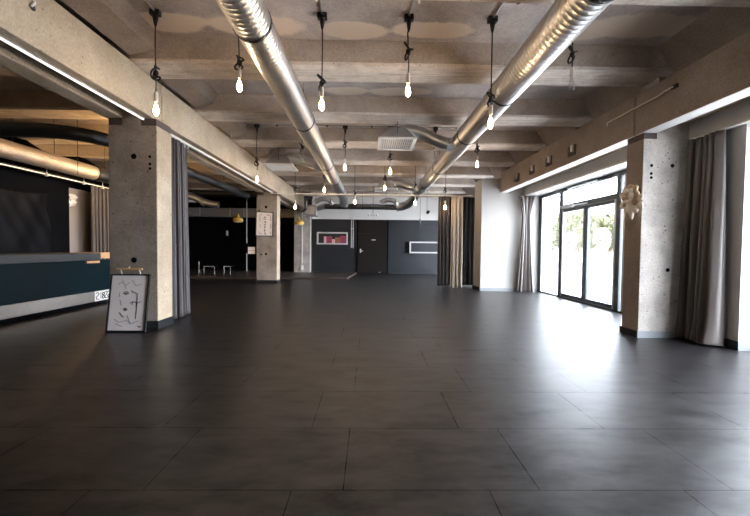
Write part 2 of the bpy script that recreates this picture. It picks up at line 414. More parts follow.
# outer walls
struct('wall_front', MB().box(-9.2, 4.75, -3.35, -3.2, 0, 3.8), M['grey_wall'])
struct('wall_left', MB().box(-9.35, -9.2, -3.2, 17.2, 0, 3.8), M['black'])
struct('wall_bar', MB().box(-7.1, -6.95, -3.2, 9.2, 0, 2.56), M['black'])
for yy in (5.75, 7.28, 8.82):
    struct('wall_bar_haunch_beam', MB().prism([(-8.9, 2.561), (-6.62, 2.561), (-6.62, 2.90), (-7.32, 3.36), (-8.9, 3.36)], 'Y', yy, yy+.2), M['black'])
struct('wall_back_left', MB().box(-9.2, -3.1, 17.0, 17.2, 0, 3.8), M['black'])
struct('wall_back', MB().box(-3.1, 4.75, 14.98, 17.2, 0, 3.8), M['navy'])
struct('trim_5', MB().box(-2.48, 4.35, 14.94, 14.98, 2.31, 3.27), M['bright'])
struct('baseboard_back', MB().box(.8, 4.35, 14.965, 14.98, 0, .06), M['base_dark'])
struct('wall_right_back', MB().box(4.35, 4.75, 14.0, 17.2, 0, 2.73), M['white'])
w3 = struct('window_3', MB().box(RX-.04, RX+.04, 9.73, 9.81, 0, 2.505), M['alu_dark'])
for y in (11.1, 12.5, 13.92): MB().box(RX-.04, RX+.04, y, y+.08, 0, 2.505).build('window_frame', M['alu_dark'], w3)
for z in (0, 2.43): MB().box(RX-.04, RX+.04, 9.81, 13.92, z, z+.075).build('window_frame', M['alu_dark'], w3)
MB().box(RX-.005, RX+.005, 9.81, 13.92, .08, 2.43).build('window_pane', M['glass'], w3)
struct('trim_9', MB().box(4.35, 4.75, 9.73, 14.0, 2.505, 2.73), M['white'])
struct('wall_pier', MB().box(2.90, 4.75, 9.12, 9.73, 0, 2.94), M['soft_white'])
struct('baseboard_pier', MB().box(2.885, 4.40, 9.105, 9.12, 0, .085), M['base_steel'])
struct('trim_6', MB().box(2.875, 2.90, 9.105, 9.745, 0, .10), M['base_dark'])
struct('wall_right_upper', MB().box(4.0, 4.75, -3.2, 17.2, 2.72, 3.8), M['white'])
struct('wall_right', MB().box(4.12, 4.75, 3.82, 4.66, 0, 2.52), M['white'])
struct('wall_right_front', MB().box(4.35, 4.75, -3.2, .9, 0, 2.52), M['white'])
struct('baseboard_right', MB().box(4.105, 4.12, 3.81, 4.66, 0, .10), M['base_dark'])
struct('trim_7', MB().box(4.105, 4.4, 3.805, 3.82, 0, .10), M['base_steel'])
# window bulkhead along the right side
struct('trim_8', MB().box(3.97, 4.75, -3.2, 9.12, 2.505, 2.725), M['white'])
# low stage at the back left
struct('stage_platform_floor', MB().prism([(-9.1, 12.0), (-.78, 12.1), (-.55, 14.97), (-9.1, 14.97)], 'Z', 0, .06), M['stage'])['kind'] = 'structure'

# ------------------------------------------------------------------ window wall with doors
w = struct('window_1', MB().box(RX-.04, RX+.04, 9.03, 9.12, 0, 2.505), M['alu_dark'])
def bar(y0, y1, z0, z1, name='window_frame', mat='alu_dark', d=.045, par=None):
    return MB().box(RX-d, RX+d, y0, y1, z0, z1).build(name, M[mat], par or w, bevel=.004)
bar(4.66, 9.03, 2.43, 2.505); bar(8.05, 8.13, 0, 2.43); bar(6.13, 6.24, 0, 2.43); bar(6.03, 6.075, 0, 2.43, mat='alu', d=.03); bar(4.66, 4.74, .035, 2.43)
bar(6.24, 8.05, 2.03, 2.13); bar(4.66, 9.03, 0, .035, 'threshold')
bar(8.96, 9.03, .035, 2.43, mat='alu', d=.03); bar(7.99, 8.05, 2.13, 2.43, mat='alu', d=.03)
MB().box(RX-.006, RX+.006, 8.13, 9.03, .035, 2.43).build('window_pane', M['glass'], w)
MB().box(RX-.006, RX+.006, 6.24, 8.05, 2.13, 2.43).build('window_pane', M['glass'], w)
MB().box(RX-.006, RX+.006, 4.74, 6.03, .035, 2.43).build('window_pane', M['glass'], w)
mbv = MB().box(RX-.085, RX-.05, 6.75, 7.75, 2.445, 2.475)
for k in range(14): mbv.box(RX-.092, RX-.085, 6.79+k*.068, 6.83+k*.068, 2.452, 2.468)
mbv.build('vent_rail', M['alu'], w)
def letter(par, ymid, z0, size):
    cu = bpy.data.curves.new('letter', 'FONT'); cu.body = 's'; cu.size = size; cu.extrude = .002; cu.offset = .030*size; cu.align_x = 'CENTER'
    t = bpy.data.objects.new('letter_tmp', cu); COL.objects.link(t)
    me = bpy.data.meshes.new_from_object(t.evaluated_get(bpy.context.evaluated_depsgraph_get()))
    COL.objects.unlink(t); bpy.data.objects.remove(t)
    Mx = Matrix(((0, 0, 1, RX-.012), (.95, 0, 0, ymid), (0, 1.0, 0, z0), (0, 0, 0, 1)))
    me.transform(Mx); me.materials.clear(); me.materials.append(M['vinyl'])
    o = link(bpy.data.objects.new('lettering', me)); o.parent = par; return o
for k, (y0, y1) in enumerate(((7.165, 8.045), (6.245, 7.145))):
    d = struct('door_%d' % (k+1), MB().box(RX-.03, RX+.03, y0, y0+.065, .04, 2.025), M['alu' if k else 'alu_dark'], bevel=.004)
    MB().box(RX-.03, RX+.03, y1-.065, y1, .04, 2.025).build('door_stile', M['alu_dark' if k else 'alu'], d, bevel=.004)
    MB().box(RX-.03, RX+.03, y0+.065, y1-.065, 1.96, 2.025).build('door_rail', M['alu_dark'], d, bevel=.004)
    MB().box(RX-.03, RX+.03, y0+.065, y1-.065, .04, .11).build('door_rail', M['alu_dark'], d, bevel=.004)
    MB().box(RX-.005, RX+.005, y0+.065, y1-.065, .11, 1.96).build('glass_pane', M['glass'], d)
    letter(d, (y0+y1)/2+(-.02 if k else .12), .80 if k else .82, 1.5 if k else 1.4)
    if k == 0:
        MB().tube([(RX-.075, y0+.03, .35), (RX-.075, y0+.03, .16)], .016, 10).tube([(RX-.075, y0+.03, .33), (RX-.03, y0+.03, .33)], .01, 8).tube([(RX-.075, y0+.03, .18), (RX-.03, y0+.03, .18)], .01, 8).build('door_handle', M['alu'], d, smooth='auto')
cl = thing('door_closer', 'silver door closer arm above the left glass door leaf', 'door closer', (RX-.05, 7.7, 2.04))
MB().box(RX-.12, RX-.052, 7.5, 7.95, 2.035, 2.095).build('closer_body', M['alu'], cl, bevel=.008)
MB().tube([(RX-.09, 7.55, 2.05), (RX-.16, 7.3, 2.05), (RX-.06, 7.05, 2.06)], .012, 8).build('closer_arm', M['steel'], cl)
# second, nearer window bay on the same side
w2 = struct('window_2', MB().box(RX-.04, RX+.04, .9, .98, 0, 2.505), M['alu_dark'])
for y in (2.65, 3.74): MB().box(RX-.04, RX+.04, y, y+.08, 0, 2.505).build('window_frame', M['alu_dark'], w2)
for z in (0, 2.43): MB().box(RX-.04, RX+.04, .98, 3.74, z, z+.075).build('window_frame', M['alu_dark'], w2)
MB().box(RX-.005, RX+.005, .98, 3.74, .08, 2.43).build('window_pane', M['glass'], w2)

# ------------------------------------------------------------------ far door, niches
d3 = struct('door_3', MB().box(-.50, .72, 14.93, 14.978, .01, 2.28), M['door'], bevel=.005)
MB().box(-.56, -.505, 14.92, 14.98, 0, 2.30).build('door_frame', M['black'], d3); MB().box(.725, .78, 14.92, 14.98, 0, 2.30).build('door_frame', M['black'], d3)
MB().tube([(-.40, 14.93, .97), (-.40, 14.88, .97), (-.30, 14.88, .97)], .014, 8).box(-.43, -.375, 14.915, 14.932, .90, 1.06).build('door_handle', M['plate'], d3)
MB().box(.06, .235, 14.92, 14.93, 1.425, 1.465).build('door_sign', M['steel'], d3)
MB().box(.36, .47, 14.9, 14.93, .05, .075).build('door_stop', M['steel'], d3)
def niche(name, label, x0, x1, z0, z1, cat):
    n = thing(name, label, cat, ((x0+x1)/2, 14.9, z0))
    t = .055
    MB().box(x0, x0+t, 14.86, 14.978, z0, z1).box(x1-t, x1, 14.86, 14.978, z0, z1).box(x0+t, x1-t, 14.86, 14.978, z0, z0+t).box(x0+t, x1-t, 14.86, 14.978, z1-t, z1).build('frame', M['white'], n)
    MB().box(x0+t, x1-t, 14.966, 14.976, z0+t, z1-t).build('back_panel', M['navy'], n)
    return n
niche('display_niche', 'white-framed wall niche holding red and brown boxes, left of the dark door', -2.255, -.955, 1.235, 1.755, 'niche')
niche('display_niche', 'empty white-framed wall niche right of the dark door, partly behind the curtain', 1.69, 3.05, .90, 1.39, 'niche')
MB().box(1.56, 1.665, 14.88, 14.985, .92, 1.37).build('x', M['black']).name = 'speaker_box'
tag(bpy.data.objects['speaker_box'], 'small black box on the wall at the left end of the empty white niche', 'speaker')
for (x0, x1, h, m, nm, lb) in ((-1.96, -1.86, .27, 'pink', 'pale_box', 'narrow pale pink box at the left of the niche contents'),
                          (-1.85, -1.62, .28, 'red', 'magenta_box', 'magenta box beside the pale narrow one in the niche'),
                          (-1.61, -1.50, .16, 'pink', 'pale_box', 'small pale pink box in the middle of the niche'),
                          (-1.49, -1.28, .24, 'brownbox', 'brown_box', 'brown box right of the middle inside the niche'),
                          (-1.27, -1.05, .30, 'red', 'magenta_box', 'tall magenta box at the right end inside the niche')):
    t = thing(nm, lb, 'box', ((x0+x1)/2, 14.91, 1.29))
    MB().box(x0, x1, 14.87, 14.955, 1.2905, 1.2905+h).build('carton', M[m], t, bevel=.008)
    MB().box(x0+.01, x1-.01, 14.875, 14.95, 1.2905+h, 1.298+h).build('lid', M[m], t)

# pipes and cable on the back wall
for dx, lb in ((0, 'left'), (.075, 'right')):
    t = thing('wall_pipe', 'thin pale vertical pipe beside the dark door, %s one of the pair' % lb, 'pipe', (-.80+dx, 14.9, 1.1), 'pipes beside the far door')
    MB().tube([(-.80+dx, 14.91, 2.69), (-.80+dx, 14.91, 1.1)], .009, 8).build('pipe', M['steel'], t)
    MB().box(-.82+dx, -.78+dx, 14.91, 14.94, 1.9, 1.93).build('bracket', M['steel'], t)
tag(MB().tube([(-1.06, 14.93, 1.72), (-.5, 14.915, 1.715), (-.05, 14.92, 1.713)], .006, 6).build('wall_cable', M['cord']), 'thin black cable crossing the wall above the left niche to the door', 'cable')

# ------------------------------------------------------------------ ducts
def ring(c, r, axis, t=.006, w=.03, n=28):
    mb = MB()
    mat = Matrix.Rotation(PI/2, 3, 'X') if axis == 'Y' else Matrix.Rotation(PI/2, 3, 'Y')
    pr = [(r, -w/2), (r+t, -w/2), (r+t, w/2), (r, w/2)]
    rings = []
    for rr, z in pr:
        rings.append([mb.bm.verts.new(mat @ Vector((rr*math.cos(2*PI*k/n), rr*math.sin(2*PI*k/n), z)) + Vector(c)) for k in range(n)])
    for i in range(4):
        a, b = rings[i], rings[(i+1) % 4]
        for k in range(n): mb.bm.faces.new((a[k], a[(k+1) % n], b[(k+1) % n], b[k]))
    return mb
def corr(y0, y1, r, p=.055):
    ps, rs = [], []
    y = y0
    while y < y1-p:
        for dy, dr in ((0, 0), (.004, .0018), (.008, .0018), (.012, 0), (.034, -.0002)): ps.append(y+dy); rs.append(r+dr)
        y += p
    ps.append(y1); rs.append(r); return ps, rs
def long_duct(x, r, y0, ytail, clamps, label, tail):
    t = thing('spiral_duct', label, 'duct', (x, y0, 3.0), 'spiral ducts under the ceiling')
    ps, rs = corr(y0, ytail, r)
    MB().tube([(x, y, 3.0) for y in ps], rs, 36).build('duct_pipe', M['duct_y'], t, smooth=True)
    MB().tube(tail, r*.98, 28).build('duct_elbow', M['steel'], t, smooth='auto')
    for y in clamps:
        c = ring((x, y, 3.0), r, 'Y', .008, .028).build('clamp', M['blackmetal'], t, smooth='auto')
        MB().tube([(x, y, 3.0+r), (x, y, 3.56)], .006, 6).build('hanger_rod', M['blackmetal'], c)
    return t
tailL = bez((-1.02, 12.7, 3.0), (-1.0, 13.1, 3.0), (-1.0, 13.3, 2.95), (-1.0, 13.45, 2.72))
tailR = bez((1.6, 12.0, 3.0), (1.6, 12.9, 3.0), (1.6, 13.45, 2.72), (1.0, 13.5, 2.68))
ldx = long_duct(-1.02, .163, -3.1, 12.7, (-.2, 3.03, 5.3, 8.0, 9.8, 11.6), 'silver spiral duct running along the ceiling on the left side', tailL)
rdx = long_duct(1.6, .165, -3.1, 12.0, (1.0, 2.47, 4.25, 5.85, 8.2, 10.2), 'silver spiral duct running along the ceiling on the right side', tailR)
cd = thing('cross_duct', 'slim grey duct crossing the back end between both spiral ducts', 'duct', (-.3, 13.5, 2.68))
MB().tube([(-1.75+.1*i, 13.5, 2.68) for i in range(29)], .105, 24).build('duct_pipe', M['duct_dark'], cd, smooth='auto')
for x in (-1.2, -.3, .6): 
    c = ring((x, 13.5, 2.68), .105, 'X', .006, .03).build('clamp', M['blackmetal'], cd)
    MB().tube([(x, 13.5, 2.785), (x, 13.5, 3.56)], .006, 6).build('hanger_rod', M['blackmetal'], c)
for i, (sx, s) in enumerate(((1, 1), (-1.45, 1))):
    t = thing('branch_elbow', 'small silver elbow on top of the far cross duct, %s end' % ('right' if i == 0 else 'left'), 'duct elbow', (sx, 13.4, 2.75), 'elbows on the cross duct')
    MB().tube(bez((sx, 13.38, 2.75), (sx-.1, 13.25, 2.98), (sx-.45, 13.25, 2.98), (sx-.62, 13.3, 2.80)), .085, 20).build('elbow_pipe', M['steel'], t, smooth='auto')
    ring((sx-.05, 13.30, 2.86), .088, 'X', .006, .02).build('collar', M['blackmetal'], t)

def diffuser(x0, x1, y0, y1, z, label, pipe, saddle, tilt=0.):
    t = thing('air_diffuser', label, 'air diffuser', ((x0+x1)/2, (y0+y1)/2, z), 'square air diffusers')
    cx, cy = (x0+x1)/2, (y0+y1)/2; f = .055; h = .36
    mb = MB().box(x0, x0+f, y0, y1, z, z+.03).box(x1-f, x1, y0, y1, z, z+.03).box(x0+f, x1-f, y0, y0+f, z, z+.03).box(x0+f, x1-f, y1-f, y1, z, z+.03)
    mb.build('diffuser_frame', M['plate'], t, bevel=.004)
    g = MB(); n = 15
    for k in range(n):
        xx = x0+f+(x1-x0-2*f)*(k+.5)/n
        g.hexa([(xx-.012, y0+f, z+.004), (xx-.008, y0+f, z+.004), (xx-.008, y1-f, z+.004), (xx-.012, y1-f, z+.004)],
               [(xx+.010, y0+f, z+.03), (xx+.014, y0+f, z+.03), (xx+.014, y1-f, z+.03), (xx+.010, y1-f, z+.03)])
    g.build('grille', M['plate'], t)
    a = .14
    MB().hexa([(x0+.02, y0+.02, z+.03), (x1-.02, y0+.02, z+.03), (x1-.02, y1-.02, z+.03), (x0+.02, y1-.02, z+.03)],
              [(cx-a, cy-a, z+h*.75), (cx+a, cy-a, z+h*.75), (cx+a, cy+a, z+h*.75), (cx-a, cy+a, z+h*.75)]).build('hood', M['hood'], t, bevel=.006)
    MB().tube(pipe, .105, 22).build('connecting_pipe', M['steel'], t, smooth='auto')
    sp, d = saddle
    MB().tube([Vector(sp)-Vector(d)*.05, Vector(sp)+Vector(d)*.05], .125, 22).build('collar', M['alu'], t)
    for yy in (y0+.1, y1-.1): MB().tube([(cx, yy, z+.1), (cx, yy, 3.56)], .005, 6).build('hanger_rod', M['blackmetal'], t)
    return t
diffuser(.12, .78, 5.95, 6.68, 2.95, 'large square air diffuser with white grille, on the near elbow of right duct',
         bez((.50, 6.32, 3.15), (.85, 6.32, 3.36), (1.05, 6.32, 2.96), (1.50, 6.32, 2.98)), ((1.40, 6.32, 2.97), (1, 0, 0)))
diffuser(.13, .81, 10.52, 11.15, 2.88, 'smaller-looking square air diffuser with white rim, on the far elbow of right duct',
         bez((.50, 10.85, 3.05), (.9, 10.85, 3.22), (1.05, 10.85, 2.95), (1.5, 10.85, 2.98)), ((1.4, 10.85, 2.97), (1, 0, 0)))
diffuser(-2.40, -1.75, 7.85, 8.55, 2.93, 'square air diffuser hanging between left duct and left concrete beam',
         bez((-2.0, 8.15, 3.12), (-1.75, 8.15, 3.30), (-1.5, 8.15, 2.98), (-1.1, 8.15, 2.99)), ((-1.22, 8.15, 2.99), (1, 0, 0)))
# painted ducts of the bar side
t = thing('painted_duct', 'dark grey duct beyond the left beam, bending across over the bar', 'duct', (-3.98, 5.1, 2.72))
pts = [(-7.0, 5.0, 2.70), (-5.2, 5.0, 2.70)]+bez((-5.0, 5.0, 2.70), (-4.35, 5.0, 2.70), (-3.98, 5.2, 2.71), (-3.98, 5.9, 2.71))+[(-3.98, 8, 2.72), (-3.98, 11.4, 2.74)]
MB().tube(pts, .10, 26).build('duct_pipe', M['duct_dark'], t, smooth='auto')
for y in (7.9, 9.0, 10.2): ring((-3.98, y, 2.722+.003*(y-8)), .10, 'Y', .006, .03).build('clamp', M['blackmetal'], t)
for y in (6.6, 9.6): MB().tube([(-3.98, y, 2.8), (-3.98, y, 3.56)], .005, 6).build('hanger_rod', M['blackmetal'], t)
t = thing('bar_duct', 'large spiral duct above the bar, lit warm orange', 'duct', (-6.2, 3.0, 2.71))
M['duct_bar'] = spiral_metal('dull_spiral_duct', 'Y', (.62, .56, .48), .6, strength=.0)
ps, rs = corr(2.2, 7.95, .155)
MB().tube([(-6.2, y, 2.71) for y in ps], rs, 32).build('duct_pipe', M['duct_bar'], t, smooth=True)
MB().tube([(-6.2, 7.95, 2.71), (-6.2, 8.6, 2.71), (-6.2, 9.15, 2.71)], .152, 32).build('duct_end_pipe', M['duct_dark'], t, smooth='auto')
ring((-6.2, 7.97, 2.71), .156, 'Y', .008, .04).build('clamp', M['blackmetal'], t)
for y in (4, 7.0): MB().tube([(-6.2, y, 2.86), (-6.2, y, 3.56)], .005, 6).build('hanger_rod', M['blackmetal'], t)
t = thing('cross_duct', 'dark grey pipe crossing the far left bay below the ceiling', 'duct', (-5.6, 12, 2.9))
MB().tube([(-8.8, 12, 2.9), (-6.2, 12, 2.9), (-4.1, 12, 2.9), (-3.5, 12, 2.9)], .10, 24).build('duct_pipe', M['duct_dark_x'], t, smooth='auto')
for x in (-6.1, -5.2): MB().tube([(x, 12, 3.0), (x, 12, 3.56)], .005, 6).build('hanger_rod', M['blackmetal'], t)
diffuser(-6.95, -6.0, 11.6, 12.2, 2.60, 'square air diffuser in the far left bay behind the hanging curtain',
         bez((-6.4, 11.85, 2.83), (-5.95, 11.85, 2.90), (-5.7, 11.85, 2.52), (-5.1, 11.9, 2.50)), ((-5.6, 11.86, 2.58), (1, 0, -.35)))
t = thing('rectangular_duct', 'pale rectangular duct along the top of the far left wall', 'duct', (-6, 16.7, 2.5))
MB().box(-9.1, -3.5, 16.55, 16.98, 2.50, 2.90).build('duct_body', M['hood'], t)
for x in (-7.5, -5, -4): MB().tube([(x, 16.75, 2.9), (x, 16.75, 3.56)], .006, 6).build('hanger_rod', M['blackmetal'], t)
for x in (-8.0, -6.6, -5.95, -4.4): MB().box(x, x+.04, 16.53, 16.55, 2.49, 2.91).build('duct_flange', M['steel'], t)
t = thing('fan_unit', 'grey ventilation box at the left end of the far cross duct', 'fan unit', (-2.34, 13.9, 2.31))
MB().box(-2.56, -2.10, 13.6, 14.2, 2.34, 2.74).build('fan_housing', M['hood'], t, bevel=.01)
MB().tube([(-2.12, 13.75, 2.6), (-1.7, 13.5, 2.68)], .1, 18).build('fan_spigot', M['steel'], t)
MB().box(-2.5, -2.16, 13.58, 13.6, 2.40, 2.68).build('access_panel', M['steel'], t)
for x in (-2.5, -2.16): MB().tube([(x, 13.9, 2.74), (x, 13.9, 3.56)], .006, 6).build('hanger_rod', M['blackmetal'], t)
t = thing('black_pipe', 'black bent pipe hanging from ceiling beside the grey ventilation box', 'pipe', (-2.45, 13.45, 2.5))
MB().tube([(-2.2, 13.4, 3.0), (-2.42, 13.4, 2.98), (-2.46, 13.4, 2.9), (-2.46, 13.4, 2.55), (-2.55, 13.4, 2.5), (-2.78, 13.4, 2.5)], .05, 12).build('pipe', M['blackmetal'], t, smooth='auto')
MB().tube([(-2.3, 13.4, 3.0), (-2.3, 13.4, 3.56)], .006, 6).build('hanger_rod', M['blackmetal'], t)

# ------------------------------------------------------------------ bare bulb pendants
def pendant(x, y, ztop, zk, zs, zb, lit, label, knot=1):
    t = thing('pendant_bulb', label, 'pendant light', (x, y, zb), 'bare bulb pendants')
    zc = 3.55
    MB().box(x-.05, x+.05, y-.03, y+.03, zc-.055, zc+.002).build('ceiling_box', M['blackmetal'], t, bevel=.005)
    MB().lathe((x, y, zc-.17), [(.006, 0), (.016, .03), (.028, .1), (.028, .118)], 14).build('cord_grip', M['blackmetal'], t, smooth='auto')
    sw = random.uniform(-.012, .012)
    MB().tube([(x, y, zc-.1), (x+sw, y, (zc+zk)/2), (x, y, zk), (x-sw*.5, y, (zk+zs)/2), (x, y, zs+.05)], .0065, 8).build('cord', M['cord'], t)
    if knot:
        rr = random.Random(int(abs(x*100)+y*10)); pts = []
        a0 = rr.uniform(0, 6)
        for k in range(40):
            a = k/40*2*PI
            pts.append((x+.034*math.sin(2*a+a0)+.014*math.sin(3*a), y+.02*math.cos(3*a), zk+.066*math.sin(a)+.02*math.cos(3*a+a0)))
        MB().tube(pts, .0095, 7, closed=True).blob((x, y, zk), (.028, .022, .034), sub=2).build('cord_knot', M['cord'], t, smooth=True)
    MB().lathe((x, y, zs), [(.008, .062), (.019, .055), (.022, .03), (.022, -.03), (.018, -.045)], 16).build('socket', M['socket'], t, smooth='auto')
    zt = zs-.045; L = .15
    pr = [(.014, 0), (.016, -.02), (.024, -.045), (.034, -.08), (.037, -.102), (.033, -.125), (.02, -.143), (.004, -.15)]
    b_ = MB().lathe((x, y, zt), pr, 20).build('bulb', M['bulb_off'], t, smooth=True)
    if lit:
        MB().lathe((x, y, zt-.03), [(.004, .008), (.012, 0), (.020, -.025), (.026, -.055), (.025, -.075), (.016, -.094), (.004, -.1)], 16).build('glowing_filament', M['bulb_on'], b_, smooth=True)
    if not lit:
        MB().tube([(x-.006, y, zt-.01), (x-.012, y, zt-.06), (x-.004, y, zt-.11), (x+.004, y, zt-.06), (x+.012, y, zt-.11), (x+.006, y, zt-.01)], .0012, 5).build('filament', M['filament'], t)
    return t
PX = (-2.26, -1.39, -.525, .385, 1.27, 2.13)
rowA = ((2.908, 2.629, 2.525, 1, 'lit bare bulb in front of the left concrete beam, nearest row'),
        (3.03, 2.871, 2.788, 1, 'lit bare bulb just left of the left spiral duct, nearest row'),
        (2.834, 2.70, 2.605, 1, 'lit bare bulb hanging low just right of the left spiral duct, nearest row'),
        (3.18, 2.87, 2.766, 1, 'lit bare bulb mid-ceiling above the large diffuser, nearest row'),
        (2.686, 2.55, 2.444, 1, 'lit bare bulb hanging in front of the right spiral duct, nearest row'),
        (3.18, 2.98, 2.858, 0, 'unlit clear bulb at the right of the right spiral duct, nearest row'))
rowB = ((2.811, 2.60, 2.45, 1, 'lit bare bulb in front of the left beam, middle row'),
        (3.104, 2.98, 2.904, 0, 'unlit pale bulb at the left edge of the left spiral duct, middle row'),
        (3.197, 2.82, 2.715, 1, 'lit bare bulb right of the left spiral duct on long cord, middle row'),
        (2.949, 2.76, 2.647, 1, 'lit bare bulb directly beneath the large white-grilled diffuser, middle row'),
        (3.204, 3.0, 2.902, 0, 'unlit pale bulb beneath the silver elbow of the large diffuser, middle row'),
        (3.15, 2.92, 2.813, 1, 'lit bare bulb right of the right spiral duct, middle row'))
rowC = ((2.861, 2.41, 2.298, 1, 'lit bare bulb hanging low beside the second left column, farthest row'),
        (3.227, 2.92, 2.813, 1, 'lit bare bulb left of the left spiral duct, farthest row'),
        (2.72, 2.58, 2.468, 1, 'lit bare bulb right of the left duct end, farthest row'),
        (3.2, 3.0, 2.895, 1, 'lit bare bulb in front of the far diffuser, farthest row'),
        (3.0, 2.57, 2.46, 1, 'lit bare bulb at the lower end of the right spiral duct, farthest row'),
        (2.859, 2.45, 2.337, 1, 'lit bare bulb in front of the beige hanging curtain, farthest row'))
for row, Y, xs in ((rowA, 3.75, PX), (rowB, 7.13, (-2.29, -1.39, -.523, .391, 1.30, 2.16)), (rowC, 9.6, (-2.05, -1.26, -.425, .393, 1.22, 2.045))):
    k = Y/10.5 if row is rowC else 1
    for i, (zk, zs, zb, lit, lb) in enumerate(row):
        f = lambda z: 1.1+(z-1.1)*k
        pendant(xs[i], Y, 3.55, f(zk), f(zb)+.125, f(zb), lit, lb)
# conduits that feed the pendants
for i, x in enumerate((PX[0], PX[2], PX[3], PX[4])):
    t = thing('ceiling_conduit', 'short silver conduit feeding the nearest-row bulb, number %s from the left duct' % i, 'conduit', (x, 3.5, 3.52), 'conduits feeding the nearest row')
    t['label'] = ('short silver conduit feeding the bulb in front of the left beam', 'short silver conduit feeding the low bulb right of left duct',
                  'short silver conduit feeding the mid-ceiling bulb of the nearest row', 'short silver conduit feeding the bulb in front of right duct')[i]
    MB().tube([(x, 3.72, 3.535), (x+.03, 3.3, 3.535), (x+.03, 3.17, 3.5), (x+.03, 3.165, 3.28)], .011, 10).build('conduit_pipe', M['steel'], t, smooth='auto')
    MB().box(x+.005, x+.055, 3.42, 3.45, 3.52, 3.552).build('conduit_clip', M['blackmetal'], t)
t = thing('ceiling_conduit', 'long thin silver conduit crossing the ceiling along the middle bulb row', 'conduit', (-.9, 7.1, 3.53))
MB().tube([(-2.80, 7.12, 3.28), (-2.80, 7.12, 3.36), (-2.70, 7.12, 3.40), (-2.56, 7.12, 3.42), (-2.46, 7.12, 3.52), (-2.3, 7.12, 3.53), (2.2, 7.12, 3.53)], .012, 10).build('conduit_pipe', M['steel'], t, smooth='auto')
for x in (-1.9, -.9, .0, 1.7): MB().box(x, x+.03, 7.1, 7.14, 3.52, 3.552).build('conduit_clip', M['blackmetal'], t)
t = thing('beam_cable', 'white cable end drooping over the near face of the left beam', 'cable', (-2.8, 2.9, 3.1))
MB().tube([(-2.78, 2.95, 3.26), (-2.79, 2.97, 3.18), (-2.80, 3.0, 3.10), (-2.81, 2.98, 3.06)], .010, 8).build('cable', M['plate'], t, smooth=True)
MB().blob((-2.812, 3.0, 3.06), (.012, .022, .025)).build('cable_clip', M['blackmetal'], t)
# brass conduit and junction boxes on the right beam
t = thing('beam_conduit', 'thin brass-coloured conduit along the right concrete beam', 'conduit', (3.37, 4.4, 2.915))
MB().tube([(3.36, 4.99, 2.87), (3.36, 4.99, 2.915), (3.36, 4.1, 2.915), (3.36, 4.02, 2.93), (3.36, 3.9, 2.93)], .010, 8).build('conduit_pipe', M['brass'], t)
MB().box(3.355, 3.382, 3.86, 3.93, 2.91, 2.95).build('end_clip', M['blackmetal'], t)
for i, (y, z) in enumerate(((5.87, 2.765), (6.63, 2.775), (7.32, 2.765), (8.06, 2.75))):
    t = thing('junction_box', 'dark recessed box with metal plate on the right beam, %s from the right column' % ('nearest', 'second', 'third', 'farthest')[i], 'junction box', (3.36, y, z), 'boxes on the right beam')
    MB().box(3.355, 3.382, y-.10, y+.10, z-.085, z+.085).build('back_plate', M['pad'], t, bevel=.004)
    MB().box(3.32, 3.355, y-.09, y-.03, z-.03, z+.075).build('metal_plate', M['steel'], t, bevel=.004)
    MB().box(3.345, 3.355, y-.01, y+.085, z-.075, z+.07).build('dark_cover', M['base_dark'], t)

# ------------------------------------------------------------------ rails, light strips
t = thing('light_strip', 'bright white light strip under the near end of the left beam', 'light strip', (-2.95, 2, 2.72))
MB().box(-2.958, -2.930, -2.5, 4.615, 2.735, 2.753).build('strip_profile', M['alu'], t)
MB().box(-2.953, -2.935, -2.5, 4.615, 2.722, 2.735).build('strip_diffuser', M['led'], t)
def rail(name, label, p0, p1, zc, mat='plate'):
    t = thing(name, label, 'curtain rail', ((p0[0]+p1[0])/2, (p0[1]+p1[1])/2, zc))
    MB().tube([(*p0, zc), (*p1, zc)], .014, 10).build('rail', M[mat], t)
    return t
rl = thing('curtain_rail', 'white curtain rail under the left beam behind the first column', 'curtain rail', (-2.95, 8, 2.72))
MB().box(-2.975, -2.935, 5.02, 10.62, 2.715, 2.749).build('rail', M['plate'], rl)
for k in range(6): MB().box(-2.965, -2.945, 5.18+k*.11, 5.20+k*.11, 2.66, 2.716).build('hook', M['plate'], rl)
rl = rail('curtain_rail', 'long white rail spanning the room in front of the back area', (-2.81, 9.9), (2.9, 9.9), 2.60)
for x in (-1.2, .8): MB().tube([(x, 9.9, 2.6), (x, 9.9, 3.56)], .004, 6).build('hanger_wire', M['steel'], rl)
rl = thing('curtain_rail', 'white curtain rail below the right bulkhead beside the windows', 'curtain rail', (4.0, 4, 2.49))
MB().box(3.985, 4.02, -1, 9.1, 2.485, 2.505).build('rail', M['plate'], rl)
t = thing('light_strip', 'warm light strip along the wall above the bar', 'light strip', (-6.5, 6, 2.51))
MB().box(-6.53, -6.47, 3.0, 8.85, 2.515, 2.54).build('strip_profile', M['blackmetal'], t)
MB().box(-6.52, -6.48, 3.0, 8.85, 2.50, 2.515).build('strip_diffuser', M['led_warm'], t)
for y in (4.4, 6.5, 8.7): MB().tube([(-6.5, y, 2.54), (-6.5, y, 3.56)], .004, 6).build('hanger_wire', M['blackmetal'], t)

